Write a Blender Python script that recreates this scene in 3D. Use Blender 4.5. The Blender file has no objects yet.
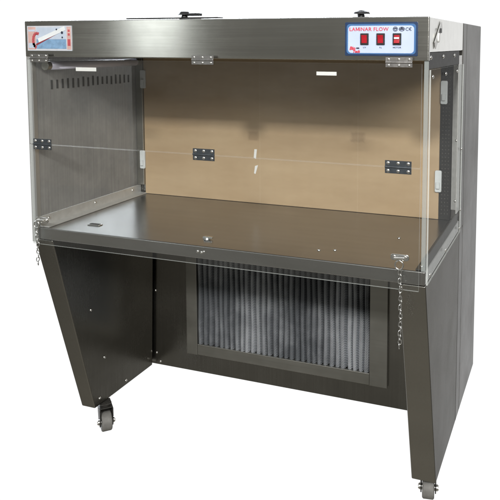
import bpy, bmesh, math, random
from mathutils import Vector, Matrix
random.seed(7)
S = bpy.context.scene
C = S.collection
PI = math.pi

# ------------------------------------------------------------------ materials
def new_mat(name):
    m = bpy.data.materials.new(name); m.use_nodes = True
    nt = m.node_tree
    for n in list(nt.nodes): nt.nodes.remove(n)
    out = nt.nodes.new('ShaderNodeOutputMaterial')
    return m, nt, out

def N(nt, t, **kw):
    n = nt.nodes.new(t)
    for k, v in kw.items(): setattr(n, k, v)
    return n

def math_n(nt, op, a, b=None, c=None, clamp=False):
    n = N(nt, 'ShaderNodeMath', operation=op); n.use_clamp = clamp
    for i, v in enumerate((a, b, c)):
        if v is None: continue
        if isinstance(v, (int, float)): n.inputs[i].default_value = v
        else: nt.links.new(v, n.inputs[i])
    return n.outputs[0]

def ramp(nt, fac, stops):
    r = N(nt, 'ShaderNodeValToRGB')
    el = r.color_ramp.elements
    while len(el) < len(stops): el.new(.5)
    for e, (p, c) in zip(el, stops):
        e.position = p
        e.color = (c, c, c, 1) if isinstance(c, (int, float)) else (*c, 1)
    nt.links.new(fac, r.inputs[0])
    return r.outputs[0]

def noise(nt, vec, scale, detail=3, rough=.55):
    n = N(nt, 'ShaderNodeTexNoise')
    n.inputs['Scale'].default_value = scale
    n.inputs['Detail'].default_value = detail
    n.inputs['Roughness'].default_value = rough
    nt.links.new(vec, n.inputs['Vector'])
    return n.outputs['Fac']

def mapped(nt, scale, loc=(0, 0, 0)):
    tc = N(nt, 'ShaderNodeTexCoord')
    mp = N(nt, 'ShaderNodeMapping')
    mp.inputs['Scale'].default_value = scale
    mp.inputs['Location'].default_value = loc
    nt.links.new(tc.outputs['Object'], mp.inputs['Vector'])
    return mp.outputs['Vector']

def mixc(nt, fac, a, b, mode='MIX'):
    n = N(nt, 'ShaderNodeMix', data_type='RGBA', blend_type=mode)
    for sock, v in ((n.inputs[0], fac), (n.inputs[6], a), (n.inputs[7], b)):
        if isinstance(v, (int, float)): sock.default_value = v
        elif isinstance(v, tuple): sock.default_value = (*v, 1)
        else: nt.links.new(v, sock)
    return n.outputs[2]

def steel(name, base=(.47, .45, .42), rough=.30, grain='x', smudge=.10, bump=.06, aniso=.55, streak=.06, metal=1., tint=1., cscale=None):
    """brushed stainless sheet: fine grain along one axis, hand smudges"""
    m, nt, out = new_mat(name)
    gs = {'x': (3, 340, 340), 'y': (340, 3, 340), 'z': (340, 340, 3)}[grain]
    cs = {'x': (1.2, 26, 26), 'y': (26, 1.2, 26), 'z': (26, 26, 1.2)}[grain]
    if cscale: cs = cscale
    fine = noise(nt, mapped(nt, gs), 1.0, 2)
    coarse = noise(nt, mapped(nt, cs, (3.1, 1.7, .4)), 1.0, 3)
    smu = noise(nt, mapped(nt, (1, 1, 1), (5, 2, 9)), 5.5, 5, .62)
    p = N(nt, 'ShaderNodeBsdfPrincipled')
    dark = tuple(c * (1 - streak) for c in base); lite = tuple(min(1, c * (1 + streak)) for c in base)
    col = mixc(nt, ramp(nt, coarse, [(.3, 0.), (.7, 1.)]), dark, lite)
    g = ramp(nt, fine, [(.25, .94), (.75, 1.)])
    col = mixc(nt, 1., col, g, 'MULTIPLY')
    nt.links.new(col, p.inputs['Base Color'])
    p.inputs['Metallic'].default_value = metal
    p.inputs['Specular Tint'].default_value = (tint, tint, tint, 1)
    r = math_n(nt, 'MULTIPLY_ADD', ramp(nt, smu, [(.35, 0.), (.7, 1.)]), smudge, rough - smudge * .4)
    r = math_n(nt, 'MULTIPLY_ADD', fine, .08, r)
    nt.links.new(r, p.inputs['Roughness'])
    p.inputs['Anisotropic'].default_value = aniso
    if aniso:                                   # sheet brushed along x: highlights run up and down
        tg = N(nt, 'ShaderNodeCombineXYZ'); tg.inputs[2].default_value = 1
        nt.links.new(tg.outputs[0], p.inputs['Tangent'])
    wav = noise(nt, mapped(nt, (1, 1, 1), (1, 8, 3)), 2.3, 2)
    h = math_n(nt, 'MULTIPLY_ADD', wav, 6.0, fine)
    if bump:
        b = N(nt, 'ShaderNodeBump'); b.inputs['Strength'].default_value = bump
        b.inputs['Distance'].default_value = .0012
        nt.links.new(h, b.inputs['Height'])
        nt.links.new(b.outputs[0], p.inputs['Normal'])
    nt.links.new(p.outputs[0], out.inputs[0])
    return m

def plain(name, col, rough=.45, metal=0., var=.12, scale=40, spec=.5, bump=0.):
    m, nt, out = new_mat(name)
    p = N(nt, 'ShaderNodeBsdfPrincipled')
    n = noise(nt, mapped(nt, (1, 1, 1)), scale, 4)
    a = tuple(c * (1 - var) for c in col); b = tuple(min(1, c * (1 + var)) for c in col)
    nt.links.new(mixc(nt, ramp(nt, n, [(.3, 0.), (.7, 1.)]), a, b), p.inputs['Base Color'])
    nt.links.new(math_n(nt, 'MULTIPLY_ADD', n, .15, rough - .07), p.inputs['Roughness'])
    p.inputs['Metallic'].default_value = metal
    p.inputs['Specular IOR Level'].default_value = spec
    if bump:
        bn = N(nt, 'ShaderNodeBump'); bn.inputs['Strength'].default_value = bump; bn.inputs['Distance'].default_value = .001
        nt.links.new(n, bn.inputs['Height']); nt.links.new(bn.outputs[0], p.inputs['Normal'])
    nt.links.new(p.outputs[0], out.inputs[0])
    return m

def acrylic(name, tint=(.95, .955, .95), haze=.018, refl=1.0):
    """clear sheet: Schlick mix of transparent and glossy with a breath of dust"""
    m, nt, out = new_mat(name)
    lw = N(nt, 'ShaderNodeLayerWeight'); lw.inputs['Blend'].default_value = .5
    f = math_n(nt, 'POWER', lw.outputs['Facing'], 4.0)
    f = math_n(nt, 'MULTIPLY_ADD', f, .55 * refl, .035 * refl)
    tr = N(nt, 'ShaderNodeBsdfTransparent'); tr.inputs[0].default_value = (*tint, 1)
    gl = N(nt, 'ShaderNodeBsdfGlossy'); gl.inputs['Roughness'].default_value = .03
    df = N(nt, 'ShaderNodeBsdfDiffuse'); df.inputs[0].default_value = (.75, .75, .74, 1)
    du = noise(nt, mapped(nt, (1, 1, 2.2)), 5, 6, .65)
    dust = math_n(nt, 'MULTIPLY', ramp(nt, du, [(.35, .3), (.75, 1.)]), haze * 1.6)
    m1 = N(nt, 'ShaderNodeMixShader'); m2 = N(nt, 'ShaderNodeMixShader')
    nt.links.new(dust, m1.inputs[0]); nt.links.new(tr.outputs[0], m1.inputs[1]); nt.links.new(df.outputs[0], m1.inputs[2])
    nt.links.new(f, m2.inputs[0]); nt.links.new(m1.outputs[0], m2.inputs[1]); nt.links.new(gl.outputs[0], m2.inputs[2])
    nt.links.new(m2.outputs[0], out.inputs[0])
    return m

def room_tint(name):
    """grey tinted, dusty acrylic: lets about an eighth of the light through both faces"""
    m, nt, out = new_mat(name)
    tr = N(nt, 'ShaderNodeBsdfTransparent'); tr.inputs[0].default_value = (.29, .29, .285, 1)
    df = N(nt, 'ShaderNodeBsdfDiffuse'); df.inputs[0].default_value = (.62, .60, .57, 1)
    gl = N(nt, 'ShaderNodeBsdfGlossy'); gl.inputs['Roughness'].default_value = .09
    a = noise(nt, mapped(nt, (1, 1, 1), (4, 1, 2)), 7, 6, .65)
    b = noise(nt, mapped(nt, (1, 120, 2.5)), 1.0, 3)
    d = math_n(nt, 'MULTIPLY', ramp(nt, a, [(.3, .45), (.75, 1.)]), ramp(nt, b, [(.3, .7), (.7, 1.)]))
    d = math_n(nt, 'MULTIPLY', d, .46)
    m1 = N(nt, 'ShaderNodeMixShader'); m2 = N(nt, 'ShaderNodeMixShader'); m2.inputs[0].default_value = .05
    nt.links.new(d, m1.inputs[0]); nt.links.new(tr.outputs[0], m1.inputs[1]); nt.links.new(df.outputs[0], m1.inputs[2])
    nt.links.new(m1.outputs[0], m2.inputs[1]); nt.links.new(gl.outputs[0], m2.inputs[2])
    nt.links.new(m2.outputs[0], out.inputs[0])
    return m

def edge_acrylic(name, col=(.72, .75, .73), solid=.62):
    m, nt, out = new_mat(name)
    p = N(nt, 'ShaderNodeBsdfPrincipled')
    p.inputs['Base Color'].default_value = (*col, 1); p.inputs['Roughness'].default_value = .25
    tr = N(nt, 'ShaderNodeBsdfTransparent')
    mx = N(nt, 'ShaderNodeMixShader'); mx.inputs[0].default_value = solid
    nt.links.new(tr.outputs[0], mx.inputs[1]); nt.links.new(p.outputs[0], mx.inputs[2])
    nt.links.new(mx.outputs[0], out.inputs[0])
    return m

def kraft(name):
    m, nt, out = new_mat(name)
    p = N(nt, 'ShaderNodeBsdfPrincipled'); p.inputs['Roughness'].default_value = .62
    p.inputs['Specular IOR Level'].default_value = .25
    a = noise(nt, mapped(nt, (1, 1, 3.5)), 3.2, 5, .6)
    b = noise(nt, mapped(nt, (26, 26, 1.0)), 1.0, 3)
    f = noise(nt, mapped(nt, (1, 1, 1)), 420, 2)
    col = mixc(nt, ramp(nt, a, [(.3, 0.), (.72, 1.)]), (.44, .315, .19), (.53, .395, .25))
    col = mixc(nt, 1., col, ramp(nt, b, [(.25, .97), (.7, 1.)]), 'MULTIPLY')
    col = mixc(nt, 1., col, ramp(nt, f, [(.25, .93), (.7, 1.)]), 'MULTIPLY')
    tc = N(nt, 'ShaderNodeTexCoord'); sp = N(nt, 'ShaderNodeSeparateXYZ'); nt.links.new(tc.outputs['Object'], sp.inputs[0])
    wob = math_n(nt, 'MULTIPLY_ADD', noise(nt, mapped(nt, (1, 1, 1)), 60, 3), .012, -.006)
    for cx, cz, hx, hz in ((.512, 1.040, .020, .016), (.905, 1.055, .024, .017)):       # two small cast shadows painted into the sheet colour
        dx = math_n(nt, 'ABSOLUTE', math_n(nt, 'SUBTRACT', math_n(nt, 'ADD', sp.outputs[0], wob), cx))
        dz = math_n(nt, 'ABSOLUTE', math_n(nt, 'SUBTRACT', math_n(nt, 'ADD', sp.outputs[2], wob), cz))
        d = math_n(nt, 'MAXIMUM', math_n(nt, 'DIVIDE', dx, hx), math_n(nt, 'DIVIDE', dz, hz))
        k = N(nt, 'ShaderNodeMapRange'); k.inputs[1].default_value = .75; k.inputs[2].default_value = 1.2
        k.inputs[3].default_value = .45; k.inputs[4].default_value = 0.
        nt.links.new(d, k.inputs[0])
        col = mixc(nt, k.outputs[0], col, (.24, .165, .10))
    for cx in (.538, .905):                                                             # faint vertical folds
        d = math_n(nt, 'ABSOLUTE', math_n(nt, 'SUBTRACT', sp.outputs[0], cx))
        k = N(nt, 'ShaderNodeMapRange'); k.inputs[1].default_value = .0006; k.inputs[2].default_value = .0022
        k.inputs[3].default_value = .16; k.inputs[4].default_value = 0.
        nt.links.new(d, k.inputs[0])
        col = mixc(nt, k.outputs[0], col, (.62, .50, .36))
    nt.links.new(col, p.inputs['Base Color'])
    bn = N(nt, 'ShaderNodeBump'); bn.inputs['Strength'].default_value = .25; bn.inputs['Distance'].default_value = .004
    nt.links.new(noise(nt, mapped(nt, (1.4, 1, 1)), 4.0, 3), bn.inputs['Height']); nt.links.new(bn.outputs[0], p.inputs['Normal'])
    nt.links.new(p.outputs[0], out.inputs[0])
    return m

def filter_mesh(name):
    """woven aluminium mesh over the pleats: rows of tiny holes, dust patches"""
    m, nt, out = new_mat(name)
    tc = N(nt, 'ShaderNodeTexCoord'); sp = N(nt, 'ShaderNodeSeparateXYZ')
    nt.links.new(tc.outputs['Object'], sp.inputs[0])
    k = 2 * PI / .0050
    sx = math_n(nt, 'SINE', math_n(nt, 'MULTIPLY', sp.outputs[0], k))
    sz = math_n(nt, 'SINE', math_n(nt, 'MULTIPLY', sp.outputs[2], k * .8))
    hole = math_n(nt, 'MULTIPLY', sx, sz)
    hole = ramp(nt, math_n(nt, 'MULTIPLY_ADD', hole, .5, .5), [(.30, 0.), (.62, 1.)])
    dust = noise(nt, mapped(nt, (1, 1, 1), (2.2, 0, 1.3)), 5.0, 6, .65)
    for cx, cz, rx, rz, am in ((.86, .31, .10, .14, .30), (.47, .26, .05, .10, .16)):          # two soft lighter patches added to the dust noise
        ex = math_n(nt, 'DIVIDE', math_n(nt, 'SUBTRACT', sp.outputs[0], cx), rx)
        ez = math_n(nt, 'DIVIDE', math_n(nt, 'SUBTRACT', sp.outputs[2], cz), rz)
        r2 = math_n(nt, 'ADD', math_n(nt, 'MULTIPLY', ex, ex), math_n(nt, 'MULTIPLY', ez, ez))
        g = math_n(nt, 'MULTIPLY', math_n(nt, 'POWER', 2.718, math_n(nt, 'MULTIPLY', r2, -1.0)), am)
        dust = math_n(nt, 'ADD', dust, g)
    p = N(nt, 'ShaderNodeBsdfPrincipled')
    metal = mixc(nt, ramp(nt, dust, [(.45, 0.), (.82, 1.)]), (.22, .235, .255), (.84, .87, .92))
    nt.links.new(mixc(nt, hole, (.05, .055, .062), metal), p.inputs['Base Color'])
    p.inputs['Metallic'].default_value = .35
    p.inputs['Roughness'].default_value = .48
    nt.links.new(p.outputs[0], out.inputs[0])
    return m

M = {}
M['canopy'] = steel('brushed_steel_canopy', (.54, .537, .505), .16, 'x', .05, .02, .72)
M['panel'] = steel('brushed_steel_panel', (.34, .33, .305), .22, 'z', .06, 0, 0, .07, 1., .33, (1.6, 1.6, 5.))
M['housing'] = steel('brushed_steel_housing', (.36, .352, .338), .20, 'z', .08, 0, 0, .26, 1., .40, (1.0, 1.0, 3.2))  # broad tone bands in the colour stand in for reflections
M['wall'] = steel('brushed_steel_wall', (.46, .46, .45), .40, 'z', .10, .04, 0, .05, .65)
M['work'] = steel('brushed_steel_worktop', (.42, .415, .405), .20, 'x', .035, 0, 0, .05, .97, .75)
M['frame'] = steel('steel_frame', (.37, .365, .335), .42, 'x', .1, .04, 0)
M['angle'] = plain('aluminium_angle', (.60, .60, .59), .35, .45, .08, 60)
M['screw'] = plain('bright_screw', (.78, .77, .74), .25, 1., .05, 80)
M['chrome'] = plain('chrome_plate', (.72, .72, .70), .18, 1., .06, 60)
M['hinge'] = plain('dark_reflection_hinge', (.075, .085, .095), .35, .6, .15, 80)  # fold hinges: dark surroundings they mirror are put into the colour
M['hinge_steel'] = plain('steel_hinge', (.36, .35, .34), .34, 1., .12, 80)
M['black'] = plain('black_plastic', (.012, .012, .013), .42, 0., .2, 60)
M['dark_strip'] = plain('dark_strip', (.022, .022, .021), .5, .5, .2, 60)
M['rubber'] = plain('grey_rubber_tyre', (.17, .165, .155), .6, 0., .15, 60, .4, .2)
M['fork'] = plain('dull_zinc_fork', (.045, .043, .039), .45, .35, .2, 50)
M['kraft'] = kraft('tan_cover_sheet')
M['acryl'] = acrylic('clear_acrylic', haze=.007, refl=.75)
M['acryl_side'] = acrylic('clear_side_acrylic', (.93, .935, .93), .004, .09)
M['acryl_edge'] = edge_acrylic('acrylic_edge', solid=.45)
M['strip'] = edge_acrylic('cloudy_strip', (.62, .65, .64), .20)
M['post'] = edge_acrylic('cloudy_post', (.40, .43, .42), .38)
M['room_tint'] = room_tint('room_tint_acrylic')  # grey tint stands in for the dark room beyond the sheet
M['clip'] = plain('milky_clip', (.66, .69, .70), .3, 0., .08, 30)
M['filter'] = filter_mesh('filter_mesh')
M['white'] = plain('white_label', (.82, .82, .80), .5, 0., .03, 60)
M['tube'] = plain('lavender_tube', (.78, .76, .88), .3, 0., .03, 20)
M['navy'] = plain('blue_border', (.010, .030, .085), .35, 0., .1, 30)
M['pale'] = plain('pale_panel_face', (.46, .53, .70), .35, 0., .04, 20)
M['mid_blue'] = plain('light_blue_rim', (.05, .14, .32), .35, 0., .08, 20)
M['red'] = plain('red_switch', (.38, .012, .022), .25, 0., .1, 60)
M['red_ink'] = plain('red_ink', (.55, .03, .05), .5, 0., .1, 60)
M['pink'] = plain('pink_ink', (.52, .34, .31), .5, 0., .1, 60)
M['sky_ink'] = plain('blue_ink', (.17, .29, .44), .5, 0., .2, 90)
M['salmon'] = plain('dull_red_ink', (.42, .07, .08), .5, 0., .1, 60)
M['pale_ink'] = plain('pale_blue_ink', (.43, .49, .58), .45, 0., .06, 60)
M['maroon'] = plain('maroon_ink', (.23, .03, .04), .5, 0., .1, 60)
M['ink'] = plain('dark_ink', (.02, .025, .05), .5, 0., .1, 60)
M['card'] = plain('printed_card', (.50, .52, .56), .28, 0., .06, 30)
M['grey_ink'] = plain('grey_ink', (.50, .49, .50), .5, 0., .1, 60)
M['slot'] = plain('dark_slot', (.06, .06, .06), .7, 0., .1, 60)
M['interior'] = plain('dark_interior', (.10, .098, .09), .6, .5, .1, 20)

# ------------------------------------------------------------------ mesh helpers
class MB:
    def __init__(s): s.bm = bmesh.new(); s.mi = 0
    def faces(s, vs, fs):
        v = [s.bm.verts.new(p) for p in vs]
        for f in fs:
            fc = s.bm.faces.new([v[i] for i in f]); fc.material_index = s.mi
        return s
    def box(s, x0, x1, y0, y1, z0, z1):
        return s.faces([(x0,y0,z0),(x1,y0,z0),(x1,y1,z0),(x0,y1,z0),(x0,y0,z1),(x1,y0,z1),(x1,y1,z1),(x0,y1,z1)],
                       [(3,2,1,0),(4,5,6,7),(0,1,5,4),(1,2,6,5),(2,3,7,6),(3,0,4,7)])
    def prism(s, loop0, loop1):
        n = len(loop0)
        return s.faces(list(loop0) + list(loop1),
            [tuple(reversed(range(n))), tuple(range(n, 2*n))] + [(i, (i+1) % n, n+(i+1) % n, n+i) for i in range(n)])
    def cyl(s, p0, p1, r0, r1=None, seg=20, cap=True):
        p0 = Vector(p0); p1 = Vector(p1); r1 = r0 if r1 is None else r1
        d = (p1-p0).normalized(); a = d.orthogonal().normalized(); b = d.cross(a)
        l0 = [p0+(a*math.cos(2*PI*i/seg)+b*math.sin(2*PI*i/seg))*r0 for i in range(seg)]
        l1 = [p1+(a*math.cos(2*PI*i/seg)+b*math.sin(2*PI*i/seg))*r1 for i in range(seg)]
        fs = [(i, (i+1) % seg, seg+(i+1) % seg, seg+i) for i in range(seg)]
        if cap: fs += [tuple(reversed(range(seg))), tuple(range(seg, 2*seg))]
        return s.faces(l0+l1, fs)
    def dome(s, c, n, r, h=.45, seg=12):
        """screw head: low dome on a surface with normal n"""
        c = Vector(c); n = Vector(n).normalized(); a = n.orthogonal().normalized(); b = n.cross(a)
        rings = [(1., 0.), (.93, .35), (.7, .75), (.35, .97)]
        vs = []
        for rr, hh in rings:
            vs += [c+(a*math.cos(2*PI*i/seg)+b*math.sin(2*PI*i/seg))*r*rr+n*(r*h*hh) for i in range(seg)]
        fs = []
        for k in range(3):
            fs += [(k*seg+i, k*seg+(i+1) % seg, (k+1)*seg+(i+1) % seg, (k+1)*seg+i) for i in range(seg)]
        fs.append(tuple(range(3*seg, 4*seg)))
        return s.faces(vs, fs)
    def torus(s, c, ax_l, ax_w, ax_n, L, Wd, r, seg=20, rs=8):
        """stadium/oval ring: half length L along ax_l, half width Wd along ax_w"""
        c = Vector(c); al, aw, an = Vector(ax_l), Vector(ax_w), Vector(ax_n)
        vs = []; fs = []
        for i in range(seg):
            t = 2*PI*i/seg
            ctr = c+al*(L*math.cos(t))+aw*(Wd*math.sin(t))
            out = (al*(math.cos(t)/L)+aw*(math.sin(t)/Wd)).normalized()
            for j in range(rs):
                u = 2*PI*j/rs
                vs.append(ctr+out*(r*math.cos(u))+an*(r*math.sin(u)))
        for i in range(seg):
            for j in range(rs):
                fs.append((i*rs+j, ((i+1) % seg)*rs+j, ((i+1) % seg)*rs+(j+1) % rs, i*rs+(j+1) % rs))
        return s.faces(vs, fs)
    def build(s, name, mats, parent=None, bevel=0., smooth=False, loc=None):
        bmesh.ops.recalc_face_normals(s.bm, faces=s.bm.faces)
        me = bpy.data.meshes.new(name)
        if loc is not None: s.bm.transform(Matrix.Translation(-Vector(loc)))
        s.bm.to_mesh(me); s.bm.free()
        for m in (mats if isinstance(mats, (list, tuple)) else [mats]): me.materials.append(m)
        o = bpy.data.objects.new(name, me); C.objects.link(o)
        if parent is not None:
            o.parent = parent
        if loc is not None:
            base = Vector(loc)
        else:
            base = Vector((0, 0, 0))
        o.location = base - world_loc(parent)
        if smooth or bevel:
            for p in me.polygons: p.use_smooth = True
            md = o.modifiers.new('wn', 'WEIGHTED_NORMAL') if False else None
        if smooth == 'all' : pass
        if bevel:
            b = o.modifiers.new('bevel', 'BEVEL'); b.width = bevel; b.segments = 2
            b.limit_method = 'ANGLE'; b.angle_limit = math.radians(35); b.harden_normals = True
        return o

def world_loc(o):
    v = Vector((0, 0, 0))
    while o is not None: v += o.location; o = o.parent
    return v

def dup(o, parent, wloc):
    """copy of a part with its children, moved to a world place"""
    c = o.copy(); C.objects.link(c); c.parent = parent
    c.location = Vector(wloc) - world_loc(parent)
    for ch in list(o.children):
        d = ch.copy(); C.objects.link(d); d.parent = c
    return c

def text_mesh(name, txt, size, mat, parent, x, z, y, align='LEFT', off=0., shear=0., depth=.0002, sx=1., space=1.):
    """one line of raised lettering as a single mesh; M is drawn from four strokes"""
    bm = bmesh.new(); cur = 0.; gap = size*.07*space
    h = size*.70; st = size*.095+off*2
    segs = []
    for ch in txt:
        if ch == 'M' or not segs or segs[-1] == 'M': segs.append(ch)
        else: segs[-1] += ch
    for sg in segs:
        if sg == 'M':
            mw = size*.66
            def stroke(x0, z0, x1, z1):
                q = [(x0-st/2, z0), (x0+st/2, z0), (x1+st/2, z1), (x1-st/2, z1)]
                v = [bm.verts.new((px, pz, depth)) for px, pz in q] + [bm.verts.new((px, pz, -depth)) for px, pz in q]
                for f in ((0,1,2,3), (7,6,5,4), (0,4,5,1), (1,5,6,2), (2,6,7,3), (3,7,4,0)): bm.faces.new([v[i] for i in f])
            stroke(cur+st/2, 0, cur+st/2, h); stroke(cur+mw-st/2, 0, cur+mw-st/2, h)
            stroke(cur+mw/2, h*.12, cur+st/2, h); stroke(cur+mw/2, h*.12, cur+mw-st/2, h)
            cur += mw+gap
        else:
            cu = bpy.data.curves.new(name, 'FONT'); cu.body = sg.strip(); cu.size = size
            cu.offset = off; cu.space_character = space; cu.extrude = depth; cu.shear = shear; cu.resolution_u = 3
            to = bpy.data.objects.new(name+'_curve', cu); C.objects.link(to)
            bpy.context.view_layer.update()
            me = bpy.data.meshes.new_from_object(to.evaluated_get(bpy.context.evaluated_depsgraph_get()))
            bpy.data.objects.remove(to); bpy.data.curves.remove(cu)
            xs = [v.co.x for v in me.vertices]
            me.transform(Matrix.Translation((cur-min(xs), 0, 0)))
            bm.from_mesh(me); cur += max(xs)-min(xs)+gap
            bpy.data.meshes.remove(me)
    me = bpy.data.meshes.new(name); bm.to_mesh(me); bm.free()
    sh = -(cur-gap)/2*sx if align == 'CENTER' else 0.
    me.transform(Matrix.Translation((x+sh, y, z)) @ Matrix.Rotation(PI/2, 4, 'X') @ Matrix.Diagonal((sx, 1, 1, 1)))
    me.materials.append(mat)
    o = bpy.data.objects.new(name, me); C.objects.link(o); o.parent = parent
    o.location = -world_loc(parent)
    return o

def rounded(x0, x1, z0, z1, r, y, n=5):
    pts = []
    for cx, cz, a0 in ((x1-r, z1-r, 0), (x0+r, z1-r, PI/2), (x0+r, z0+r, PI), (x1-r, z0+r, 1.5*PI)):
        for i in range(n+1):
            a = a0+PI/2*i/n
            pts.append((cx+r*math.cos(a), y, cz+r*math.sin(a)))
    return pts

def screw(parent, c, n, r=.005, h=.7, seg=12):
    b = MB(); b.dome((0, 0, 0), n, r, h, seg)
    o = b.build('screw', M['screw'], parent, smooth=True)
    o.location = Vector(c) - world_loc(parent)
    return o

# ------------------------------------------------------------------ the cabinet
W = 1.25; ZT = 1.44; ZB = 1.33; D1 = .563; D2 = 1.013; ZL = .10; ZW = .795; ZWB = .758; YL = .209
root = bpy.data.objects.new('laminar_flow_cabinet', None); C.objects.link(root)
root.location = (W/2, .55, 0)
root['label'] = 'stainless steel laminar flow cabinet on castors with clear folding front sash'
root['category'] = 'cabinet'
bpy.context.view_layer.update()

# canopy: front box with folded lip, side cheeks
b = MB()
b.box(0, W, 0, .012, ZB, ZT)                       # front fascia with deep lip
b.box(.001, W-.001, .012, D1-.001, 1.351, ZT-.001)  # body
canopy = b.build('canopy', M['canopy'], root, .003)
b = MB()
b.box(.03, W-.03, .013, D1-.002, 1.338, 1.3505)
b.build('underside', M['interior'], canopy)

# items on the canopy roof
b = MB()
b.box(.36, .66, .015, .045, ZT+.001, ZT+.005)
tb = b.build('top_strip', M['dark_strip'], canopy, .001)
b = MB()
b.cyl((.545, .03, ZT+.005), (.545, .03, ZT+.012), .010, .008)
b.cyl((.545, .03, ZT+.012), (.545, .03, ZT+.022), .020, .013)
b.box(.555, .598, .022, .038, ZT+.009, ZT+.017)
b.build('knob', M['black'], canopy, .002)
b = MB()
b.cyl((1.066, .03, ZT), (1.066, .03, ZT+.009), .010, .009)
b.cyl((1.066, .03, ZT+.008), (1.066, .03, ZT+.014), .024, .021)
b.cyl((1.066, .03, ZT+.014), (1.066, .03, ZT+.018), .017, .010)
b.build('knob', M['black'], canopy, .0015)

# printed card at the left end of the canopy
def bar(b, x0, z0, x1, z1, w, ya, yb):
    d = Vector((x1-x0, 0, z1-z0)).normalized(); n = Vector((-d.z, 0, d.x))*w
    q = [Vector((x0, 0, z0))-n, Vector((x1, 0, z1))-n, Vector((x1, 0, z1))+n, Vector((x0, 0, z0))+n]
    b.prism([(p.x, ya, p.z) for p in q], [(p.x, yb, p.z) for p in q])
b = MB(); b.box(.012, .178, -.0022, -.0004, 1.349, 1.424)
b.mi = 1; b.box(.047, .158, -.0027, -.0022, 1.384, 1.4195)       # pale field
b.mi = 2; b.box(.047, .158, -.0027, -.0022, 1.355, 1.3835)       # blue strip
b.mi = 3; b.box(.0155, .044, -.0027, -.0022, 1.353, 1.421); b.box(.161, .176, -.0027, -.0022, 1.353, 1.421)
b.mi = 4; b.box(.1635, .1735, -.0031, -.0027, 1.364, 1.384)
for z in (1.398, 1.409): b.box(.165, .172, -.0031, -.0027, z-.0035, z+.0035)
b.mi = 1; b.box(.0175, .0425, -.0031, -.0027, 1.407, 1.413); b.box(.0175, .0425, -.0031, -.0027, 1.357, 1.372)
b.mi = 4                                                          # hook shape
hk = [(.049+.017*math.cos(math.radians(60+i*20))*.85, 1.380+.022*math.sin(math.radians(60+i*20))) for i in range(11)]
for (xa, za), (xb, zb) in zip(hk, hk[1:]): bar(b, xa, za, xb, zb, .0045, -.0031, -.0027)
b.mi = 5; bar(b, .046, 1.367, .140, 1.4085, .0026, -.0033, -.0029)
b.mi = 6; bar(b, .055, 1.3800, .155, 1.4165, .0062, -.0036, -.0030)
b.mi = 7
b.dome((.124, -.0034, 1.4125), (0, -1, 0), .0032, .1); b.dome((.144, -.0036, 1.4035), (0, -1, 0), .0042, .1); b.dome((.144, -.0027, 1.389), (0, -1, 0), .003, .1)
card = b.build('picture_card', [M['card'], M['pale_ink'], M['sky_ink'], M['pink'], M['salmon'], M['maroon'], M['clip'], M['ink']], root)
card['label'] = 'printed picture card with red hook and white bar'

# control panel
PX0, PX1, PZ0, PZ1 = 1.034, 1.222, 1.342, 1.4265
b = MB()
b.prism(rounded(PX0, PX1, PZ0, PZ1, .003, -.0004), rounded(PX0, PX1, PZ0, PZ1, .003, -.003))
cp = b.build('control_panel', M['navy'], root, .0006)
b = MB()
b.prism(rounded(PX0+.0045, PX1-.0045, PZ0+.0045, PZ1-.0045, .008, -.0031), rounded(PX0+.0045, PX1-.0045, PZ0+.0045, PZ1-.0045, .008, -.0034))
b.build('blue_rim', M['mid_blue'], cp)
b = MB()
b.prism(rounded(PX0+.0085, PX1-.009, PZ0+.007, PZ1-.009, .009, -.0035), rounded(PX0+.0085, PX1-.009, PZ0+.007, PZ1-.009, .009, -.0039))
b.build('face_plate', M['pale'], cp)
for k, sxx in enumerate((1.0865, 1.1285, 1.1705)):
    b = MB()
    z0, z1, h = 1.3695, 1.3985, .0108
    b.box(sxx-h, sxx+h, -.0075, -.0041, z0, z1)
    sw = b.build('switch', M['black'], root, .001)
    b = MB()
    zm = (z0+z1)/2
    up = -.0125 if k < 2 else -.0085; dn = -.0085 if k < 2 else -.0125
    q = [(-.0078, z0+.0045), (dn, z0+.0045), (-.0092, zm), (up, z1-.0045), (-.0078, z1-.0045)]
    b.prism([(sxx-h+.0038, y, z) for y, z in q], [(sxx+h-.0038, y, z) for y, z in q])
    rk = b.build('rocker', M['red'], sw, .0006)
    if k == 2:
        b = MB(); b.box(sxx-h+.0045, sxx+h-.0045, -.0118, -.0108, zm+.0005, zm+.0045)
        # highlight on the third rocker, modelled as a white stroke
        b.build('white_highlight', M['white'], sw)
        sw['label'] = 'red switch with a highlight put on as a white stroke'
Y = -.0042
text_mesh('panel_title', 'LAMINAR FLOW', .0128, M['red_ink'], cp, 1.0465, 1.4045, Y, off=.00022, sx=1.04, space=1.08)
text_mesh('switch_lettering', 'U.V', .0052, M['ink'], cp, 1.0865, 1.3612, Y, 'CENTER', .0001)
text_mesh('switch_lettering', 'F.L', .0052, M['ink'], cp, 1.1285, 1.3612, Y, 'CENTER', .0001)
text_mesh('switch_lettering', 'MOTOR', .0056, M['ink'], cp, 1.1705, 1.3612, Y, 'CENTER', .0001, sx=1.05)
text_mesh('conformity_mark', 'C\u20ac', .0118, M['ink'], cp, 1.1915, 1.4045, Y, off=.0001)
lg = text_mesh('logo', 'Bio', .0115, M['red_ink'], cp, 1.0465, 1.3570, Y, off=.0006, shear=.25)
text_mesh('logo', 'Tech', .0092, M['red_ink'], cp, 1.0560, 1.3498, Y, off=.0006, shear=.25)
b = MB(); b.box(1.0645, 1.0725, Y-.0002, Y+.0002, 1.3592, 1.3628); b.build('logo_block', M['ink'], cp)
b = MB()                                                         # round shield emblem
b.torus((1.1655, Y, 1.4088), (1, 0, 0), (0, 0, 1), (0, 1, 0), .0056, .0056, .0007, 24, 6)
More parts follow.
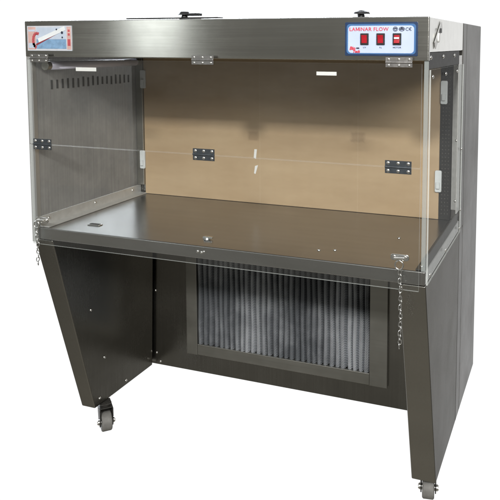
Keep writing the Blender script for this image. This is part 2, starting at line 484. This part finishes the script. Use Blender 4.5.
b.torus((1.1655, Y, 1.4088), (1, 0, 0), (0, 0, 1), (0, 1, 0), .0030, .0030, .0009, 18, 6)
b.box(1.1610, 1.1700, Y-.0003, Y+.0002, 1.4095, 1.4110)
b.build('round_emblem', M['ink'], cp)
b = MB()                                                         # oval emblem
b.torus((1.1820, Y, 1.4088), (1, 0, 0), (0, 0, 1), (0, 1, 0), .0068, .0048, .0008, 24, 6)
b.box(1.1770, 1.1870, Y-.0003, Y+.0002, 1.4068, 1.4108); b.box(1.1800, 1.1840, Y-.0003, Y+.0002, 1.4110, 1.4128)
b.build('oval_emblem', M['ink'], cp)

# latch on the canopy cheek
b = MB()
n = 14
for (ya, za, yb, zb) in ((.070, 1.368, .160, 1.424),):
    d = Vector((0, yb-ya, zb-za)).normalized(); nn = Vector((0, -d.z, d.y))*.0105
    q = [Vector((0, ya, za))-nn, Vector((0, yb, zb))-nn, Vector((0, yb, zb))+nn, Vector((0, ya, za))+nn]
    b.prism([(W, p.y, p.z) for p in q], [(W+.003, p.y, p.z) for p in q])
lat = b.build('side_latch', M['angle'], root, .001)
b = MB(); b.cyl((W+.003, .103, 1.388), (W+.007, .103, 1.388), .013, .011); b.build('latch_button', M['white'], lat, .0015)
b = MB(); b.box(W+.003, W+.006, .124, .142, 1.401, 1.413)
b.build('latch_slot', M['black'], lat)

# rear housing
b = MB()
b.box(0, W, .640, D2, ZL, ZT-.001)
b.box(0, W, D1+.0015, .6395, ZWB, ZT-.001)
b.box(W-.030, W, D1+.0015, .6395, ZL, ZWB-.0005); b.box(0, .030, D1+.0015, .6395, ZL, ZWB-.0005)
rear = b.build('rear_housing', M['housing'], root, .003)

# worktop
b = MB(); b.box(.0265, W-.0015, .005, D1-.004, ZWB, ZW)
wt = b.build('worktop', M['work'], root, .0035)
b = MB(); b.box(.149, .194, .080, .100, ZW-.0002, ZW+.003); gm = b.build('grommet', M['chrome'], root, .002)
b = MB(); b.box(.154, .189, .084, .096, ZW+.0031, ZW+.0042); b.build('grommet_opening', M['slot'], gm)
b = MB()
b.cyl((.583, .076, ZW), (.583, .076, ZW+.006), .012, .009); b.box(.575, .602, .070, .079, ZW+.004, ZW+.009); b.dome((.570, .084, ZW), (0, 0, 1), .006, .9)
b.build('tap_stub', M['chrome'], wt, .001)
for x, y in ((.931, .089), (.973, .105), (1.113, .287)): screw(wt, (x, y, ZW), (0, 0, 1))
for x, z, r_ in ((.592, .779, .005), (.604, .777, .005), (.612, .780, .004)): screw(wt, (x, .005, z), (0, -1, 0), r_)  # bright domes standing in for the fitting's reflection on the front edge

# left cheek of the work chamber
b = MB(); b.box(.0165, .0215, .0205, .5445, .7525, 1.336)
lw_ = b.build('side_window', M['room_tint'], root)
lw_['label'] = 'left side sheet, grey tint standing in for the dark room beyond'
b = MB(); b.box(0, .022, .002, .020, .748, 1.337); b.box(0, .022, .545, D1-.001, .748, 1.337); b.box(0, .022, .0202, .5448, .748, .752)
b.build('window_frame', M['wall'], root, .0015)
for i in range(17):  # dark dashes standing in for shapes seen in the sheet, not openings
    y = .085+i*.0255
    b = MB(); b.box(.0218, .0232, y-.0045, y+.0045, 1.226+random.uniform(-.002, .002), 1.257+random.uniform(-.003, .003))
    b.build('dark_dash', M['slot'], lw_, .0006)
b = MB(); b.box(.0225, .0255, .012, .552, ZW+.0005, .828); b.box(.0256, .058, .012, .552, ZW+.0005, ZW+.0035)
la = b.build('sill_angle', M['angle'], root, .0008)
for y in (.05, .28, .50): screw(la, (.0255, y, .815), (1, 0, 0))
b = MB(); b.box(.0225, .052, .537, .552, .830, 1.335)
b.build('corner_strip', M['frame'], lw_, .002)
b = MB(); b.cyl((.048, .045, 1.302), (.048, .505, 1.302), .013, seg=16)
tu = b.build('fluorescent_tube', M['tube'], root, smooth=True)
b = MB(); b.cyl((.048, .028, 1.302), (.048, .047, 1.302), .014); b.build('end_cap', M['frame'], tu, .001)
b = MB(); b.cyl((.048, .503, 1.302), (.048, .524, 1.302), .014); b.build('end_cap', M['frame'], tu, .001)

# back of the chamber: tan cover sheet over the outlet filter
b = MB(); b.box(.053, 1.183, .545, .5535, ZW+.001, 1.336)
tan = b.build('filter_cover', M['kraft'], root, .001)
for sgn, (xc, za, zb) in zip((0, 0, 1, 1), ((.046, .893, .963), (.054, 1.202, 1.271), (1.182, .888, .960), (1.196, 1.178, 1.254))):
    b = MB()
    b.prism(rounded(xc-.011, xc+.011, za, zb, .005, .536), rounded(xc-.011, xc+.011, za, zb, .005, .544))
    b.box(xc-.006, xc+.006, .5295, .5355, za+.012, za+.034)
    b.build('cover_clip', M['clip'], tan, .0015)
for q in (((.517, .993), (.527, .993), (.523, .958), (.514, .962)), ((.519, .932), (.531, .936), (.521, .903), (.515, .905))):  # two thin white slivers on the cover sheet, modelled in place of reflections
    b = MB(); b.prism([(x, .5445, z) for x, z in q], [(x, .5435, z) for x, z in q]); b.build('reflection_sliver', M['white'], tan)
b = MB(); b.box(1.1835, 1.221, .548, .5560, ZW+.001, 1.336)
b.mi = 1
z = ZW+.02
while z < 1.325:
    for x in (1.192, 1.202, 1.212): b.dome((x, .548, z), (0, -1, 0), .0030, .3, 8)
    z += .0125
b.build('perforated_strip', [M['dark_strip'], M['fork']], root)

# right cheek: clear sheet with angles
b = MB()
xs0, xs1, ys0, ys1, zs0, zs1 = 1.2505, 1.2545, .008, .558, .760, 1.308
b = MB()
b.mi = 0
b.faces([(xs1,ys0,zs0),(xs1,ys1,zs0),(xs1,ys1,zs1),(xs1,ys0,zs1)], [(0,1,2,3)])
b.faces([(xs0,ys0,zs0),(xs0,ys1,zs0),(xs0,ys1,zs1),(xs0,ys0,zs1)], [(3,2,1,0)])
b.mi = 1
b.faces([(xs0,ys0,zs0),(xs1,ys0,zs0),(xs1,ys0,zs1),(xs0,ys0,zs1)], [(0,1,2,3)])
b.faces([(xs0,ys1,zs0),(xs1,ys1,zs0),(xs1,ys1,zs1),(xs0,ys1,zs1)], [(3,2,1,0)])
b.faces([(xs0,ys0,zs0),(xs1,ys0,zs0),(xs1,ys1,zs0),(xs0,ys1,zs0)], [(3,2,1,0)])
b.faces([(xs0,ys0,zs1),(xs1,ys0,zs1),(xs1,ys1,zs1),(xs0,ys1,zs1)], [(0,1,2,3)])
side = b.build('side_window', [M['acryl_side'], M['acryl_edge']], root)
for y, z in ((.036, .779), (.27, .778), (.53, .777), (.545, 1.035), (.545, .835), (.03, 1.29), (.22, 1.29), (.42, 1.29)): screw(side, (xs1, y, z), (1, 0, 0))
b = MB(); b.box(1.2445, 1.2480, .012, .535, ZW+.0005, .828); b.box(1.222, 1.2444, .012, .535, ZW+.0005, ZW+.0035)
ra = b.build('sill_angle', M['fork'], root, .0008)
for y in (.04, .27, .48): screw(ra, (1.233, y, ZW+.0035), (0, 0, 1))
b = MB(); b.box(1.2225, 1.2490, .551, .5545, .83, 1.336); b.box(1.2455, 1.2490, .500, .5509, .83, 1.336)
ca = b.build('corner_angle', M['angle'], root, .0008)
for z in (.86, 1.06, 1.30): screw(ca, (1.2365, .551, z), (0, -1, 0))
b = MB(); b.box(1.236, 1.2485, .014, .498, 1.309, 1.3505)
hs = b.build('head_strip', M['dark_strip'], root, .001)
for y in (.03, .21, .40): screw(hs, (1.2485, y, 1.338), (1, 0, 0), .0055)

b = MB(); b.box(1.2385, 1.2495, -.0005, .0075, .797, 1.3295)
b.build('front_post', M['post'], root, .001)

# folding front sash: two clear leaves
def leaf(name, z0, z1, x0, x1):
    y0, y1 = -.0125, -.0075
    b = MB(); b.mi = 0
    b.faces([(x0,y0,z0),(x1,y0,z0),(x1,y0,z1),(x0,y0,z1)], [(0,1,2,3)])
    b.faces([(x0,y1,z0),(x1,y1,z0),(x1,y1,z1),(x0,y1,z1)], [(3,2,1,0)])
    b.mi = 1
    b.faces([(x0,y0,z0),(x0,y1,z0),(x0,y1,z1),(x0,y0,z1)], [(3,2,1,0)])
    b.faces([(x1,y0,z0),(x1,y1,z0),(x1,y1,z1),(x1,y0,z1)], [(0,1,2,3)])
    b.faces([(x0,y0,z0),(x1,y0,z0),(x1,y1,z0),(x0,y1,z0)], [(3,2,1,0)])
    b.faces([(x0,y0,z1),(x1,y0,z1),(x1,y1,z1),(x0,y1,z1)], [(0,1,2,3)])
    o = b.build(name, [M['acryl'], M['acryl_edge']], root)
    for xa in (x0+.0005,):
        b = MB(); b.box(xa, xa+.012, y0-.0035, y0-.0004, z0+.001, z1-.001)
        b.build('edge_strip', M['strip'], o, .0008)
    return o
lo = leaf('sash_leaf', .748, 1.0615, .018, 1.2355)
up = leaf('sash_leaf', 1.0635, 1.3225, .020, 1.2355)
lo['label'] = 'lower clear leaf'; up['label'] = 'upper clear leaf'
def hinge(x, z, mat, parent, wd=.034, h=.0165, ya=-.0127):
    b = MB()
    b.box(x-wd, x+wd, ya-.002, ya, z+.0022, z+h); b.box(x-wd, x+wd, ya-.002, ya, z-h, z-.0022)
    b.cyl((x-wd, ya-.002, z), (x+wd, ya-.002, z), .0026, seg=12)
    o = b.build('hinge', mat, parent, .0005, loc=(x, ya, z))
    for dx in (-.026, 0, .026):
        for dz in (-.0098, .0098): screw(o, (x+dx, ya-.002, z+dz*h/.0165), (0, -1, 0), .0048*(.75 if h < .014 else 1), .4)
    return o
h0 = hinge(.626, 1.0635, M['hinge'], root)
for x in (.066, 1.1795): dup(h0, root, (x, -.0127, 1.0635))
h0['label'] = 'hinge at the fold of the sash, coloured dark for what it reflects'
h1 = hinge(.626, 1.3265, M['hinge_steel'], root, .034, .0125)
for x in (.064, 1.1780): dup(h1, root, (x, -.0127, 1.3265))
for xa, xb, za, zb in ((.194, .267, 1.2895, 1.3005), (.958, 1.013, 1.2905, 1.300)):
    b = MB(); b.box(xa, xb, -.0072, -.0062, za, zb)
    b.build('white_tag', M['white'], up)

# hasps and chains
def chain(parent, x, y, z0, z1, sway):
    n = max(3, int(round((z0-z1)/.0105)))
    cx = MB()
    root_c = None
    for k in range(n):
        t = k/(n-1)
        c = Vector((x+sway*math.sin(t*2.6)+.0012*math.sin(k*2.1), y, z0-(z0-z1)*t))
        a = (k % 2)*PI/2+.5+.25*math.sin(k)
        b = MB()
        b.torus((0, 0, 0), (0, 0, 1), (math.cos(a), math.sin(a), 0), (-math.sin(a), math.cos(a), 0), .0073, .0042, .00135, 16, 6)
        if k == 0:
            root_c = b.build('chain', M['chrome'], parent, smooth=True)
            root_c.location = c - world_loc(parent)
            for p in root_c.data.polygons: p.use_smooth = True
        else:
            o = b.build('link', M['chrome'], root_c, smooth=True)
            o.location = c - world_loc(root_c)
            o.rotation_euler = (.12*math.sin(k*1.3), .14*math.cos(k*1.7), 0)
    cx.bm.free()
    return root_c
def hasp(x, z, wd):
    b = MB()
    b.prism(rounded(x-wd, x+wd, z-.0085, z+.0085, .0075, -.0128), rounded(x-wd, x+wd, z-.0085, z+.0085, .0075, -.0168))
    o = b.build('chain_hasp', M['chrome'], root, .0012)
    b = MB(); b.cyl((x-wd*.55, -.0210, z-.001), (x+wd*.55, -.0210, z+.001), .0045); b.cyl((x-wd*.6, -.0168, z), (x-wd*.6, -.0190, z), .005); b.cyl((x+wd*.6, -.0168, z), (x+wd*.6, -.0190, z), .005)
    b.build('hasp_bolt', M['screw'], o, .0006)
    return o
h = hasp(1.187, .833, .024)
b = MB(); b.torus((1.187, -.0215, .815), (1, 0, 0), (0, 0, 1), (0, 1, 0), .0105, .0115, .0018, 28, 8)
b.build('ring', M['chrome'], h, smooth=True)
chain(root, 1.189, -.0200, .796, .603, .003)
h = hasp(.056, .826, .024)
b = MB(); b.torus((.040, -.0215, .812), (1, 0, 0), (0, 0, 1), (0, 1, 0), .0095, .0105, .0018, 28, 8)
b.build('ring', M['chrome'], h, smooth=True)
chain(root, .038, -.0200, .795, .69, .003)

# base: two hollow side panels with raked front flange
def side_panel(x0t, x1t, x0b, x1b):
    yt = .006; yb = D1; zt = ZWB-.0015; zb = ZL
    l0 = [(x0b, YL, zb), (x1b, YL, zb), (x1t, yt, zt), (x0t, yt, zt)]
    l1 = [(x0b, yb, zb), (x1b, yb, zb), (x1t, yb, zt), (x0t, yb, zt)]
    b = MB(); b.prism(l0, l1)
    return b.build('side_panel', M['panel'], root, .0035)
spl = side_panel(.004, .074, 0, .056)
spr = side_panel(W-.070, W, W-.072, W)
for y, z in ((.190, .464), (.262, .264), (.389, .118), (.235, .125)):
    t = (z-ZL)/(ZWB-ZL); xf = .056+(.074-.056)*t
    screw(spl, (xf, y, z), (1, 0, 0))

# base back panel and intake filter
BX0, BX1 = .0305, W-.0305
GX0, GX1, GZ0, GZ1 = .260, .948, .217, .560
b = MB()
pz0, pz1 = ZL+.0005, ZWB-.0015
ring = []
for y in (.576, .612):
    ring += [(BX0, y, pz0), (BX1, y, pz0), (BX1, y, pz1), (BX0, y, pz1), (GX0-.02, y, GZ0-.02), (GX1+.02, y, GZ0-.02), (GX1+.02, y, GZ1+.02), (GX0-.02, y, GZ1+.02)]
b.faces(ring, [(i, (i+1) % 4, 4+(i+1) % 4, 4+i) for i in range(4)] + [(8+i, 8+(i+1) % 4, 12+(i+1) % 4, 12+i) for i in range(4)]
        + [(4+i, 4+(i+1) % 4, 12+(i+1) % 4, 12+i) for i in range(4)] + [(i, (i+1) % 4, 8+(i+1) % 4, 8+i) for i in range(4)])
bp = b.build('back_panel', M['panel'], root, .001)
for x, z in ((.068, .147), (.068, .401), (.085, .113)): screw(bp, (x, .576, z), (0, -1, 0))
FX0, FX1, FZ0, FZ1 = .214, 1.012, .174, .60
b = MB()
ya, yb_ = .562, .5755
b.box(FX0, GX0, ya, yb_, FZ0, FZ1); b.box(GX1, FX1, ya, yb_, FZ0, FZ1)
b.box(GX0+.0005, GX1-.0005, ya+.001, yb_, FZ0+.001, GZ0); b.box(GX0+.0005, GX1-.0005, ya+.001, yb_, GZ1, FZ1)
fl = b.build('intake_filter', M['frame'], root, .0015)
b = MB()
NP = 31; vs = []; fs = []
prof = [(0, .016), (.10, .002), (.20, -.005), (.36, -.0085), (.5, -.010), (.64, -.0085), (.80, -.005), (.90, .002)]
cols = []
for k in range(NP):
    jx = random.uniform(-.09, .09); jd = random.uniform(-.003, .003)
    for t, d in prof: cols.append((GX0+.001+(GX1-GX0-.002)*(k+t+(jx if 0 < t else 0))/NP, d+random.uniform(-.0012, .0012)+jd))
cols.append((GX1-.001, .016))
NZ = 10
for i in range(NZ+1):
    z = GZ0+.0005+(GZ1-GZ0-.001)*i/NZ
    for x, d in cols: vs.append((x+.0012*math.sin(z*23+x*40), .5750+d, z))
nc = len(cols)
for i in range(NZ):
    for j in range(nc-1): fs.append((i*nc+j, i*nc+j+1, (i+1)*nc+j+1, (i+1)*nc+j))
b.faces(vs, fs)
b.build('pleated_mesh', M['filter'], fl)

# castors
def caster(x, y, rz, r=.033):
    e = bpy.data.objects.new('caster', None); C.objects.link(e); e.parent = root
    e.location = Vector((x, y, 0)) - world_loc(root)
    b = MB(); zc = r
    b.box(-.020, .020, -.022, .022, ZL-.004, ZL-.0005)          # top plate
    b.cyl((0, 0, ZL-.014), (0, 0, ZL-.0035), .019, .022)          # swivel
    for s in (-1, 1):
        loop = [(-.030, ZL-.014), (.022, ZL-.014), (.022, ZL-.030), (.006, zc-.012), (-.022, zc-.014), (-.032, zc+.010)]
        b.prism([(s*.0200, yy, zz) for yy, zz in loop], [(s*.0235, yy, zz) for yy, zz in loop])
    b.box(-.0235, .0235, -.023, .019, ZL-.0165, ZL-.0135)
    b.box(-.0198, .0198, .012, .016, zc+.006, ZL-.0166)          # web behind the wheel
    fk = b.build('fork', M['fork'], None, .001); fk.parent = e; fk.location = (0, 0, 0); 
    b = MB(); b.cyl((-.031, -.012, zc), (.031, -.012, zc), .0075, seg=6); b.cyl((-.0285, -.012, zc), (.0285, -.012, zc), .0095)
    ax = b.build('axle', M['screw'], None, .0006); ax.parent = e; ax.location = (0, 0, 0)
    b = MB()
    prof = [(-.0180, .55), (-.0180, .90), (-.0145, 1.), (.0145, 1.), (.0180, .90), (.0180, .55)]
    seg = 40; vs = []; fs = []
    for i in range(seg):
        a = 2*PI*i/seg
        for px, rr in prof: vs.append((px, -.012+r*rr*math.cos(a), zc+r*rr*math.sin(a)))
    m = len(prof)
    for i in range(seg):
        for j in range(m): fs.append((i*m+j, i*m+(j+1) % m, ((i+1) % seg)*m+(j+1) % m, ((i+1) % seg)*m+j))
    b.faces(vs, fs)
    wh = b.build('wheel', M['rubber'], None, .0012); wh.parent = e; wh.location = (0, 0, 0)
    b = MB(); b.cyl((-.0165, -.012, zc), (.0165, -.012, zc), r*.56, seg=28)
    hb = b.build('hub', M['fork'], None, .001); hb.parent = e; hb.location = (0, 0, 0)
    e.rotation_euler.z = rz
    return e
def set_caster(src, x, y, rz):
    c = src.copy(); C.objects.link(c); c.parent = root
    c.location = Vector((x, y, 0)) - world_loc(root); c.rotation_euler.z = rz
    for ch in src.children:
        d = ch.copy(); C.objects.link(d); d.parent = c
        for g in ch.children:
            f = g.copy(); C.objects.link(f); f.parent = d
    return c
c0 = caster(.058, .262, .80)
set_caster(c0, 1.212, .300, .16)
set_caster(c0, .10, .90, 2.6)
set_caster(c0, 1.13, .86, 2.2)

# ------------------------------------------------------------------ floor and light
w = bpy.data.worlds.new('World'); S.world = w; w.use_nodes = True
nt = w.node_tree
for n in list(nt.nodes): nt.nodes.remove(n)
out = N(nt, 'ShaderNodeOutputWorld'); bg = N(nt, 'ShaderNodeBackground')
tc = N(nt, 'ShaderNodeTexCoord'); sp = N(nt, 'ShaderNodeSeparateXYZ')
nt.links.new(tc.outputs['Generated'], sp.inputs[0])
# bright white studio backdrop behind the cabinet, dim workshop in front of it
flat = N(nt, 'ShaderNodeCombineXYZ')
nt.links.new(sp.outputs[0], flat.inputs[0]); nt.links.new(sp.outputs[1], flat.inputs[1])
nrm = N(nt, 'ShaderNodeVectorMath', operation='NORMALIZE'); nt.links.new(flat.outputs[0], nrm.inputs[0])
dt = N(nt, 'ShaderNodeVectorMath', operation='DOT_PRODUCT'); nt.links.new(nrm.outputs[0], dt.inputs[0])
dt.inputs[1].default_value = (math.sin(math.radians(-32)), math.cos(math.radians(-32)), 0)
k = N(nt, 'ShaderNodeMapRange', interpolation_type='SMOOTHSTEP')
k.inputs[1].default_value = math.cos(math.radians(64)); k.inputs[2].default_value = math.cos(math.radians(45))
nt.links.new(dt.outputs['Value'], k.inputs[0])
k2 = N(nt, 'ShaderNodeMapRange', interpolation_type='SMOOTHSTEP')          # fades out overhead and straight down
k2.inputs[1].default_value = .90; k2.inputs[2].default_value = .75
nt.links.new(math_n(nt, 'ABSOLUTE', sp.outputs[2]), k2.inputs[0])
back = math_n(nt, 'MULTIPLY', k.outputs[0], k2.outputs[0])
front = ramp(nt, math_n(nt, 'MULTIPLY_ADD', sp.outputs[2], .5, .5),
             [(0., (.30, .28, .235)), (.10, (.25, .235, .20)), (.20, (.11, .105, .09)), (.30, (.10, .096, .083)), (.365, (.27, .26, .235)), (.42, (.20, .19, .17)), (.47, (.15, .143, .125)), (.56, (.20, .198, .185)), (.72, (.34, .345, .34)), (1., (.55, .56, .57))])
col = mixc(nt, back, front, (1.06, 1.06, 1.06))
wd = N(nt, 'ShaderNodeVectorMath', operation='DOT_PRODUCT'); nt.links.new(nrm.outputs[0], wd.inputs[0])
wd.inputs[1].default_value = (math.sin(math.radians(-42)), math.cos(math.radians(-42)), 0)
wa = N(nt, 'ShaderNodeMapRange', interpolation_type='SMOOTHSTEP')
wa.inputs[1].default_value = math.cos(math.radians(36)); wa.inputs[2].default_value = math.cos(math.radians(24))
nt.links.new(wd.outputs['Value'], wa.inputs[0])
wz = ramp(nt, sp.outputs[2], [(.10, 0.), (.15, 1.), (.42, 1.), (.55, 0.)])
win = math_n(nt, 'MULTIPLY', wa.outputs[0], wz)
col = mixc(nt, win, col, (38., 41., 45.))
nt.links.new(col, bg.inputs[0]); bg.inputs[1].default_value = 1.0
nt.links.new(bg.outputs[0], out.inputs[0])

def area(name, loc, target, sx, sy, power, col=(1, 1, 1)):
    l = bpy.data.lights.new(name, 'AREA'); l.shape = 'RECTANGLE'; l.size = sx; l.size_y = sy; l.energy = power; l.color = col
    o = bpy.data.objects.new(name, l); C.objects.link(o); o.location = loc
    d = Vector(target)-Vector(loc); o.rotation_euler = d.to_track_quat('-Z', 'Y').to_euler()
    return o
area('window_lamp', (-1.72, -3.3, 2.0), (.4, .0, 1.45), .42, 1.5, 5.8, (.95, 1., .99))
area('key_lamp', (1.55, -4.6, 3.5), (.6, .5, .9), .40, .35, 235, (1, .985, .955))
area('side_lamp', (2.8, -2.4, 2.5), (.3, .4, .9), 1.2, 1.0, 80, (1, .985, .96))

# ------------------------------------------------------------------ camera
cam = bpy.data.cameras.new('Camera'); co = bpy.data.objects.new('Camera', cam); C.objects.link(co)
yaw, pit, rol = .3521, -.0907, .0022
f = Vector((-math.sin(yaw)*math.cos(pit), math.cos(yaw)*math.cos(pit), math.sin(pit)))
r0 = Vector((math.cos(yaw), math.sin(yaw), 0)); u0 = r0.cross(f)
r = r0*math.cos(rol)+u0*math.sin(rol); u = u0*math.cos(rol)-r0*math.sin(rol)
co.matrix_world = Matrix(((r.x, u.x, -f.x, 1.5811), (r.y, u.y, -f.y, -1.6954), (r.z, u.z, -f.z, 1.3728), (0, 0, 0, 1)))
cam.sensor_width = 36; cam.sensor_fit = 'HORIZONTAL'
cam.lens = 692.2149/500*36
cam.shift_x = (250-317.4101)/500; cam.shift_y = (106.3978-250)/500
cam.clip_start = .05; cam.clip_end = 200
S.camera = co
S.view_settings.view_transform = 'Standard'; S.view_settings.look = 'None'
S.view_settings.exposure = 0; S.view_settings.gamma = 1
S.render.resolution_x = 1024; S.render.resolution_y = 1024
S.render.engine = 'CYCLES'
S.cycles.transparent_max_bounces = 24
S.cycles.max_bounces = 10; S.cycles.glossy_bounces = 6
